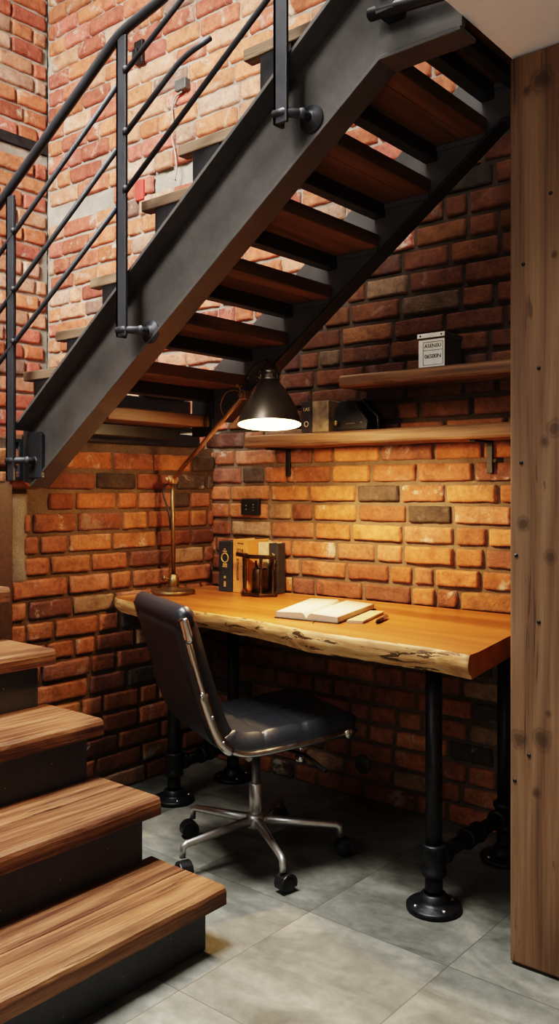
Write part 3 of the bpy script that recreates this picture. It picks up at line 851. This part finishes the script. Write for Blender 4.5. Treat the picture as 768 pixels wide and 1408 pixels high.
pts = [LE, LE+V((.0, 0, .05)), LE+V((.006, 0, .078)), (LE*.6+cap*.4)+V((0, 0, .0)), cap]
yk = [LE, LE+V((.012, -.004, .05)), LE+V((.022, -.006, .072)), LE+hd*.06+V((0, 0, .100)), LE+hd*.11+V((0, 0, .108)), cap+V((-.02, 0, .012)), cap]
yk2 = []
for i in range(len(yk)-1):
    for s in range(4): yk2.append(yk[i].lerp(yk[i+1], s/4))
yk2.append(cap)
for _ in range(3): yk2 = [yk2[0]]+[(yk2[i-1]+yk2[i]*2+yk2[i+1])/4 for i in range(1, len(yk2)-1)]+[yk2[-1]]
t = MB(); t.tube(yk2, .0035, 8); t.build('cable', M_PLASTIC, lp, smooth=True)
kp = LS + tilt @ V((-.034, 0, .165)); 
t = MB(); t.tube([LE+V((.018, 0, .055)), LE+hd*.05+V((0, 0, .06)), kp], .003, 8)
t.ball(kp.lerp(LE, .25)+V((0, 0, .008)), .006, 10); t.ball(kp, .007, 10); t.ball(LE+V((.02, 0, .058)), .007, 10)
t.build('shade_yoke', M_BRASS, sh, smooth=True)
t = MB()
pts = [LJ-ad*.03, LJ+V((-.045, 0, -.02)), LJ+V((-.052, -.005, -.06)), LJ+V((-.028, -.006, -.10)), LJ+V((-.013, -.004, -.14)), LJ+V((-.010, 0, -.20))]
pp = []
for i in range(len(pts)-1):
    for s in range(4): pp.append(pts[i].lerp(pts[i+1], s/4))
pp.append(pts[-1])
for _ in range(3): pp = [pp[0]]+[(pp[i-1]+pp[i]*2+pp[i+1])/4 for i in range(1, len(pp)-1)]+[pp[-1]]
t.tube(pp, .0045, 8); t.build('cable', M_PLASTIC, lp, smooth=True)
ws = [LE-ad*.16, LE-ad*.17+V((-.01, -.01, .05)), LE-ad*.12+V((-.01, -.01, .075)), LE-ad*.03+V((-.01, -.01, .035)), LE]
wp = []
for i in range(4):
    for s in range(4): wp.append(ws[i].lerp(ws[i+1], s/4))
wp.append(LE)
for _ in range(3): wp = [wp[0]]+[(wp[i-1]+wp[i]*2+wp[i+1])/4 for i in range(1, len(wp)-1)]+[wp[-1]]
t = MB(); t.tube(wp, .002, 8); t.build('tension_wire', M_BRASSD, lp, smooth=True)

# ------------------------------------------------------------------ books on the desk
def standing_book(name, x0, x1, yf, depth, h, mat, label, group='books standing on the desk', zb=DZ, cat_='book', rz=0):
    bk = thing(name, label, cat_, (x0, yf, zb), rz, group)
    w = x1-x0; Mx = thing_matrix(bk)
    t = MB(); t.box(0, .004, 0, depth, .001, h); t.box(w-.004, w, 0, depth, .001, h); t.box(.002, w-.002, -.003, .004, .001, h)
    for v in t.bm.verts: v.co = Mx @ v.co
    t.build('cover', mat, bk, bevel=.0015)
    t = MB(); t.box(.0045, w-.0045, .005, depth-.004, .004, h-.005)
    for v in t.bm.verts: v.co = Mx @ v.co
    t.build('pages', M_PAGES, bk)
    return bk
b1 = standing_book('hardback_book', .170, .243, -.165, .13, .207, M_NAVY, 'thick black hardback book with gold ring on spine, leftmost on the desk')
FR = lambda x, z, y: frame((x, y, z), (1, 0, 0), (0, 0, 1))
yS = -.1687
t = MB(); cc = V((.207, yS, .905))
t.lathe([(.016, -.0006), (.021, -.0006), (.021, .0006), (.016, .0006)], cc, Matrix.Rotation(pi/2, 3, 'X'), 28, closed=True)
t.box(.196, .218, yS-.0006, yS+.0006, .929, .934); t.box(.203, .211, yS-.0006, yS+.0006, .937, .943)
t.box(.194, .220, yS-.0006, yS+.0006, .866, .870); t.box(.197, .203, yS-.0006, yS+.0006, .872, .882); t.box(.206, .211, yS-.0006, yS+.0006, .872, .882); t.box(.214, .219, yS-.0006, yS+.0006, .872, .882)
t.box(.202, .212, yS-.0006, yS+.0006, .820, .830); t.box(.202, .212, yS-.0006, yS+.0006, .786, .808)
t.build('spine_emblem', M_GOLD, b1, label='gold ring and bars stamped on spine')
b2 = standing_book('hardback_book', .246, .328, -.160, .13, .217, M_ORANGE, 'thick ochre hardback book with dark lettering, beside the black one')
yS = -.1637
text_obj('spine_lettering', 'NOVAM', .009, FR(.290, .966, yS), M_INK, b2)
text_obj('spine_lettering', '024', .024, FR(.287, .936, yS), M_INK, b2)
text_obj('spine_lettering', 'a\u00b7nuuuuua', .022, frame((.276, yS, .860), (0, 0, -1), (1, 0, 0)), M_INK, b2)
text_obj('spine_lettering', 's T L t m n', .017, frame((.304, yS, .865), (0, 0, -1), (1, 0, 0)), M_INK, b2)
standing_book('hardback_book', .334, .385, -.105, .09, .205, M_CREAM, 'cream hardback book behind the metal caddy, next to the ochre one')
b4 = standing_book('hardback_book', .388, .436, -.100, .045, .204, M_TEAL, 'dark hardback book with pale lettering behind the metal caddy')
text_obj('spine_lettering', 'ANTIQUA', .022, frame((.414, -.1037, .88), (0, 0, -1), (1, 0, 0)), M_GOLD, b4)

# ornate metal caddy in front of the books
cd = thing('metal_caddy', 'small dark bronze desk caddy with flat top bar, standing before the books', 'desk caddy', (.40, -.175, DZ))
hexp = [(.318, -.195), (.36, -.235), (.45, -.232), (.492, -.175), (.455, -.122), (.36, -.125)]
t = MB(); t.prism(hexp, lambda p, z: V((p[0], p[1], z)), DZ+.001, DZ+.014); t.build('base_plate', M_CADDY, cd, bevel=.003)
t = MB(); t.prism([(x*1.0, y) for x, y in ((.325, -.19), (.362, -.222), (.447, -.22), (.48, -.175), (.45, -.13), (.365, -.132))], lambda p, z: V((p[0], p[1], z)), .916, .922)
t.prism([(.30, -.205), (.375, -.24), (.385, -.222), (.312, -.187)], lambda p, z: V((p[0], p[1], z)), .918, .934)
t.prism([(.375, -.24), (.505, -.205), (.50, -.187), (.38, -.222)], lambda p, z: V((p[0], p[1], z)), .914, .930)
t.build('top_bar', M_CADDY, cd, bevel=.003)
for (x, y) in ((.335, -.192), (.365, -.218), (.445, -.216), (.472, -.175)):
    t = MB(); t.lathe([(.008, .014), (.006, .022), (.005, .03), (.0065, .08), (.005, .13), (.007, .145), (.007, .152)], (x, y, DZ), None, 14); t.build('pillar', M_CADDY, cd)
t = MB(); t.lathe([(.030, 0), (.032, .002), (.032, .05), (.030, .09), (.029, .092), (.029, .004)], (.405, -.176, DZ+.015), None, 24); t.build('cup', M_CADDY, cd)
for (lab, mat, x, y, tx, z0, z1) in (('black pencil standing in the bronze caddy', M_PLASTIC, .392, -.178, -.006, .018, .138), ('yellow pencil standing in the bronze caddy', M_GOLD, .412, -.185, .006, .018, .134), ('pale ruler standing in the bronze caddy', M_PAPER, .405, -.165, .0, .018, .143)):
    t = MB(); t.tube([(x, y, DZ+z0), (x+tx, y, DZ+z1)], .0042, 8)
    o = t.build('pencil', mat); set_props(o, lab, 'pencil', 'pencils in the caddy')
t = MB(); t.obox((.348, -.196, DZ+.0205), (.022, .014, .010)); o = t.build('eraser', M_RED, bevel=.002); set_props(o, 'tiny red eraser on base of the bronze caddy', 'eraser')

# ------------------------------------------------------------------ notebook, slim pad and pen
def quad_slab(corners, z0, z1, bend=None):
    t = MB(); A = [t.bm.verts.new((*c, z0)) for c in corners]; B = [t.bm.verts.new((*c, z1)) for c in corners]
    t.bm.faces.new(A[::-1]); t.bm.faces.new(B)
    for i in range(4): t.bm.faces.new((A[i], A[(i+1) % 4], B[(i+1) % 4], B[i]))
    return t
nbk = thing('open_notebook', 'thick open notebook with blank white pages on the desk', 'notebook', (.88, -.42, DZ))
P0, P1, P2, P3 = V((.845, -.600)), V((1.075, -.575)), V((.985, -.235)), V((.715, -.245))   # near-left, near-right, far-right, far-left
def lerp2(u, v): return P0.lerp(P1, u).lerp(P3.lerp(P2, u), v)
t = quad_slab([tuple(lerp2(*q)) for q in ((-.02, -.02), (1.02, -.02), (1.02, 1.02), (-.02, 1.02))], DZ+.001, DZ+.0045); t.build('cover', M_COVER, nbk, bevel=.001)
for half_ in (0, 1):
    t = MB(); n = 14; T, B = [], []
    for i in range(n+1):
        s = i/n; u = s*.5 if half_ == 0 else .5+s*.5
        dist = abs(u-.5)*2
        z = DZ+.0045+.019*(min(1, dist*7)**.5)*(1-.25*dist)+.002
        sp = .012*(1 if half_ else -1)*(.0 if dist < .9 else 0)
        T.append([t.bm.verts.new((*lerp2(u, v), z)) for v in (0, .5, 1)]); B.append([t.bm.verts.new((*lerp2(u, v), DZ+.0046)) for v in (0, .5, 1)])
    for i in range(n):
        for j in range(2):
            t.bm.faces.new((T[i][j], T[i+1][j], T[i+1][j+1], T[i][j+1])).smooth = True; t.bm.faces.new((B[i][j], B[i][j+1], B[i+1][j+1], B[i+1][j]))
        for j in (0, 2): t.bm.faces.new((T[i][j], T[i+1][j], B[i+1][j], B[i][j])).material_index = 1
    for i in (0, n):
        for j in range(2): t.bm.faces.new((T[i][j], T[i][j+1], B[i][j+1], B[i][j])).material_index = 1
    t.build('page_stack', [M_PAPER, M_PAGES], nbk)
t = MB(); t.tube([(*lerp2(.62, -.01), DZ+.006), (*lerp2(.66, -.06), DZ+.004), (*lerp2(.67, -.10), DZ+.0015)], .0015, 6); t.build('ribbon', M_COVER, nbk)
sp = thing('slim_notepad', 'slim tan notepad lying under right side of the open notebook', 'notepad', (1.1, -.44, DZ))
t = quad_slab([(1.088, -.545), (1.135, -.525), (1.065, -.300), (1.02, -.31)], DZ+.0008, DZ+.008); t.build('page_stack', M_PAGES, sp)
t = quad_slab([(1.088, -.545), (1.136, -.525), (1.066, -.299), (1.02, -.309)], DZ+.008, DZ+.0092); t.build('cover', M_CREAM, sp)
pn = thing('ballpoint_pen', 'black ballpoint pen with silver clip on the desk, right of the notebook', 'pen', (1.15, -.44, DZ))
pa, pb = V((1.170, -.505, DZ+.007)), V((1.135, -.385, DZ+.007)); pd = (pb-pa)
t = MB(); t.tube([pa, pa+pd*.06, pa+pd*.12, pa+pd*.55], [.0015, .0035, .0062, .0066], 14); t.build('barrel', M_PLASTIC, pn)
t = MB(); t.tube([pa+pd*.55, pa+pd*.57, pa+pd*.96, pb], [.0066, .0070, .0066, .004], 14); t.build('cap', M_CHROME, pn)
t = MB(); t.bar(pa+pd*.66+V((0, 0, .0085)), pb+V((0, 0, .0085)), .003, .0014); t.build('clip', M_CHROME, pn)

# ------------------------------------------------------------------ wall shelves
def shelf(name, label, x0, x1, z0, z1, depth, seed, brackets):
    s = thing(name, label, 'shelf', (x0, -.1, z0), 0, 'rustic wall shelves')
    t = MB(); n = 60; rows = []
    prof = [(-.012, z0), (-depth+.006, z0), (-depth, z0+.008), (-depth-.001, (z0+z1)/2), (-depth, z1-.006), (-depth+.006, z1), (-.012, z1)]
    for i in range(n+1):
        x = x0+(x1-x0)*i/n
        rows.append([t.bm.verts.new((x, y+(.004*noise.noise(V((x*11, z*30, seed))) if y < -.05 else 0), z+.0025*noise.noise(V((x*6, y*8, seed+4))))) for y, z in prof])
    m_ = len(prof)
    for a, b in zip(rows, rows[1:]):
        for j in range(m_): t.bm.faces.new((a[j], a[(j+1) % m_], b[(j+1) % m_], b[j]))
    t.bm.faces.new(rows[0]); t.bm.faces.new(rows[-1][::-1])
    t.build('board', M_SHELF, s, bevel=.002)
    for bx in brackets:
        t = MB(); t.box(bx-.011, bx+.011, -.148, -.012, z0-.009, z0-.001); t.box(bx-.011, bx+.011, -.022, -.013, z0-.112, z0-.004)
        t.build('bracket', M_BLACK, s, bevel=.002)
shelf('wall_shelf', 'lower rustic timber wall shelf on black brackets, behind the lamp shade', .335, 2.0, 1.352, 1.400, .19, 2, (.42, 1.315))
shelf('wall_shelf', 'upper rustic timber wall shelf, shorter, carrying the white box', .80, 2.0, 1.558, 1.602, .19, 9, ())

bx = thing('storage_box', 'small worn white tin box with printed label and grey side on upper shelf', 'box', (1.165, -.10, 1.604))
t = MB(); t.box(1.114, 1.216, -.152, -.035, 1.6045, 1.702); t.build('body', [M_GREYTIN], bx, bevel=.003)
t = MB(); t.box(1.115, 1.215, -.1545, -.1523, 1.606, 1.700); t.build('front_panel', M_WHITETIN, bx)
t = MB(); t.box(1.111, 1.219, -.156, -.032, 1.702, 1.722); ldx = t.build('lid', M_GREYTIN, bx, bevel=.003)
t = MB(); t.box(1.112, 1.218, -.1585, -.1563, 1.706, 1.721); t.build('lid_front', M_WHITETIN, bx)
t = MB(); 
for x in (1.124, 1.206): t.lathe([(0, .002), (.003, .0015), (.0035, 0)], (x, -.1586, 1.713), Matrix.Rotation(pi/2, 3, 'X'), 8)
t.build('lid_rivets', M_BLACK, bx)
t = MB(); 
for (a, b, c, d) in ((1.132, 1.210, 1.690, 1.6915), (1.132, 1.210, 1.662, 1.6632), (1.132, 1.1335, 1.612, 1.6915), (1.2085, 1.210, 1.612, 1.6915), (1.132, 1.210, 1.612, 1.6132)): t.box(a, b, -.1556, -.1546, c, d)
t.build('label_border', M_INK, bx)
text_obj('label_lettering', 'A5EN0U', .018, frame((1.171, -.1552, 1.677), (1, 0, 0), (0, 0, 1)), M_INK, bx)
text_obj('label_lettering', '06S00N', .020, frame((1.171, -.1552, 1.641), (1, 0, 0), (0, 0, 1)), M_INK, bx)

# items on the lower shelf
sb = thing('box_file', 'small box file with black spine and mottled side on lower shelf', 'box file', (.64, -.12, 1.402))
t = MB(); t.box(.600, .650, -.158, -.02, 1.403, 1.522); t.build('spine_panel', M_COVER, sb, bevel=.002)
t = MB(); t.box(.651, .728, -.156, -.02, 1.403, 1.520); t.build('mottled_case', plain('mottled_board', (.22, .15, .08), .7, 0, .6, 22), sb, bevel=.002)
text_obj('spine_lettering', '1AS', .020, frame((.625, -.1588, 1.49), (1, 0, 0), (0, 0, 1)), M_CREAM, sb)
t = MB(); t.lathe([(.008, -.0006), (.011, -.0006), (.011, .0006), (.008, .0006)], (.625, -.1588, 1.435), Matrix.Rotation(pi/2, 3, 'X'), 20, closed=True); t.build('spine_emblem', M_CREAM, sb)
cm = thing('folding_camera', 'black angular vintage camera with brass knob on lower shelf', 'camera', (.80, -.1, 1.402))
t = MB(); t.prism([(.742, 1.403), (.892, 1.403), (.897, 1.437), (.858, 1.480), (.835, 1.512), (.785, 1.520), (.762, 1.508), (.742, 1.46)], lambda p, y: V((p[0], y, p[1])), -.145, -.05)
t.build('body', M_BLACK, cm, bevel=.006)
t = MB(); t.tube([(.850, -.10, 1.52), (.862, -.10, 1.497), (.912, -.10, 1.452), (.915, -.10, 1.404)], .006, 10); t.build('strap_bar', M_BLACK, cm)
t = MB(); t.lathe([(0, .020), (.010, .019), (.012, .014), (.012, .004), (.007, 0)], (.762, -.145, 1.430), Matrix.Rotation(pi/2, 3, 'X'), 18); t.build('knob', M_BRASS, cm, label='brass knob')
t = MB(); t.box(.80, .842, -.1475, -.145, 1.426, 1.431); t.lathe([(0, .003), (.004, .002), (.004, 0)], (.868, -.145, 1.43), Matrix.Rotation(pi/2, 3, 'X'), 10); t.build('name_strip', M_BOLT, cm)

# outlet
ol = thing('wall_outlet', 'black wall outlet on the brick wall above the desk books', 'outlet', (.215, -.02, 1.112))
t = MB(); t.box(.166, .266, -.026, -.008, 1.077, 1.146); t.build('cover_plate', M_PLASTIC, ol, bevel=.004)
t = MB()
for (x, z) in ((.196, 1.118), (.196, 1.102), (.236, 1.122), (.236, 1.110), (.236, 1.098)): t.lathe([(0, .0015), (.0028, .001), (.003, 0)], (x, -.0262, z), Matrix.Rotation(pi/2, 3, 'X'), 10)
t.build('socket_contacts', M_BOLT, ol)
vc = MB(); vc.lathe([(0, .012), (.022, .011), (.034, .006), (.036, 0)], (.785, -.010, .132), Matrix.Rotation(pi/2, 3, 'X') , 24)
o = vc.build('vent_cover', M_GREYTIN); set_props(o, 'small round grey cap set low in the brick wall behind the chair', 'vent cover')

# power strip lying on the landing channel
ps = thing('power_strip', 'black power strip lying on the landing edge below the staircase', 'power strip', (.03, -.34, 1.556))
t = MB(); t.box(.006, .046, -.46, -.225, 1.557, 1.585); t.build('housing', M_PLASTIC, ps, bevel=.004)
for y in (-.42, -.355, -.29):
    t = MB(); t.box(.046, .048, y-.022, y+.022, 1.562, 1.580); t.build('socket', M_BLACK, ps)

# items on the upper wall
wb = thing('wall_bracket', 'small black metal bracket on the upper brick wall behind the railing', 'bracket', (-.49, -.02, 3.26))
t = MB(); t.box(-.522, -.462, -.030, -.010, 3.215, 3.325); t.build('plate', M_BLACK, wb, bevel=.004)
t = MB(); t.box(-.508, -.476, -.055, -.030, 3.23, 3.275); t.build('hook', M_BLACK, wb, bevel=.004)
cp = [V((-.19, -.03, 2.992)), V((-.235, -.028, 2.985)), V((-.262, -.026, 2.94)), V((-.25, -.026, 2.86)), V((-.262, -.026, 2.80)), V((-.235, -.028, 2.72)), V((-.225, -.03, 2.64)), V((-.24, -.03, 2.60))]
cs_ = []
for i in range(len(cp)-1):
    for s in range(5): cs_.append(cp[i].lerp(cp[i+1], s/5))
cs_.append(cp[-1])
for _ in range(2): cs_ = [cs_[0]]+[(cs_[i-1]+cs_[i]*2+cs_[i+1])/4 for i in range(1, len(cs_)-1)]+[cs_[-1]]
t = MB(); t.tube(cs_, [.004]*(len(cs_)-1)+[.009], 8); o = t.build('frayed_cord', M_ROPE, smooth=True); set_props(o, 'pale frayed cord hanging down the upper brick wall', 'cord')
t = MB(); t.box(-.225, -.155, -.045, -.010, 2.995, 3.045); o = t.build('junction_box', M_GREYTIN, bevel=.004); set_props(o, 'small grey junction box at top of the frayed cord', 'junction box')
t = MB(); t.box(-.52, -.462, -.026, -.008, 2.565, 2.66); o = t.build('painted_block', M_RED, bevel=.004); set_props(o, 'small red painted block set in the upper brick wall', 'block')

# ------------------------------------------------------------------ light
def area(name, loc, target, size, size_y, power, col, spread=180):
    d = bpy.data.lights.new(name, 'AREA'); d.shape = 'RECTANGLE'; d.size = size; d.size_y = size_y; d.energy = power; d.color = col; d.spread = R_(spread)
    o = bpy.data.objects.new(name, d); COL.objects.link(o); o.location = loc
    o.rotation_euler = (V(target)-V(loc)).to_track_quat('-Z', 'Y').to_euler(); return o
area('stairwell_window', (1.0, -3.7, 3.9), (-.5, -.3, 2.7), 1.4, 1.5, 58, (1, .95, .89), 58)
area('skylight', (.75, -2.0, 4.7), (.8, -1.75, 0), 1.3, 1.1, 66, (1, .96, .91), 70)
area('front_fill', (.6, -5.4, 3.5), (1.2, -.8, .9), 2.4, 1.6, 42, (1, .96, .92))  # unseen fill added behind the camera for stringer, risers and post
area('soffit_fill', (2.9, -4.3, .9), (1.95, -1.1, 2.26), .8, .8, 5, (1, .96, .92), 80)  # unseen fill added in place of daylight bouncing onto the soffit
pl = bpy.data.lights.new('lamp_glow', 'POINT'); pl.energy = 17; pl.color = (1, .66, .33); pl.shadow_soft_size = .028
po = bpy.data.objects.new('lamp_glow', pl); COL.objects.link(po); po.location = LS + tilt @ V((0, 0, -.010))
sl = bpy.data.lights.new('lamp_beam', 'SPOT'); sl.energy = 52; sl.color = (1, .66, .32); sl.shadow_soft_size = .03
sl.spot_size = R_(150); sl.spot_blend = 1.0
so = bpy.data.objects.new('lamp_beam', sl); COL.objects.link(so); so.location = LS + tilt @ V((0, 0, .022))
so.rotation_euler = V((.38, .30, -.80)).to_track_quat('-Z', 'Y').to_euler()

w = bpy.data.worlds.new('world'); sc.world = w; w.use_nodes = True
bg = w.node_tree.nodes['Background']; bg.inputs[0].default_value = (.9, .95, 1, 1); bg.inputs[1].default_value = .04

# ------------------------------------------------------------------ camera
cd_ = bpy.data.cameras.new('camera'); cam = bpy.data.objects.new('camera', cd_); COL.objects.link(cam)
cam.location = (2.672, -2.775, 1.18); cam.rotation_euler = (pi/2, 0, math.atan2(.64, .768))
cd_.sensor_fit = 'HORIZONTAL'; cd_.sensor_width = 36; cd_.lens = 1195/768*36
cd_.shift_y = -29/768; cd_.clip_start = .02
sc.camera = cam
sc.view_settings.view_transform = 'Filmic'
sc.view_settings.look = 'High Contrast'
sc.view_settings.exposure = 0.0
sc.cycles.use_denoising = True
sc.cycles.max_bounces = 8
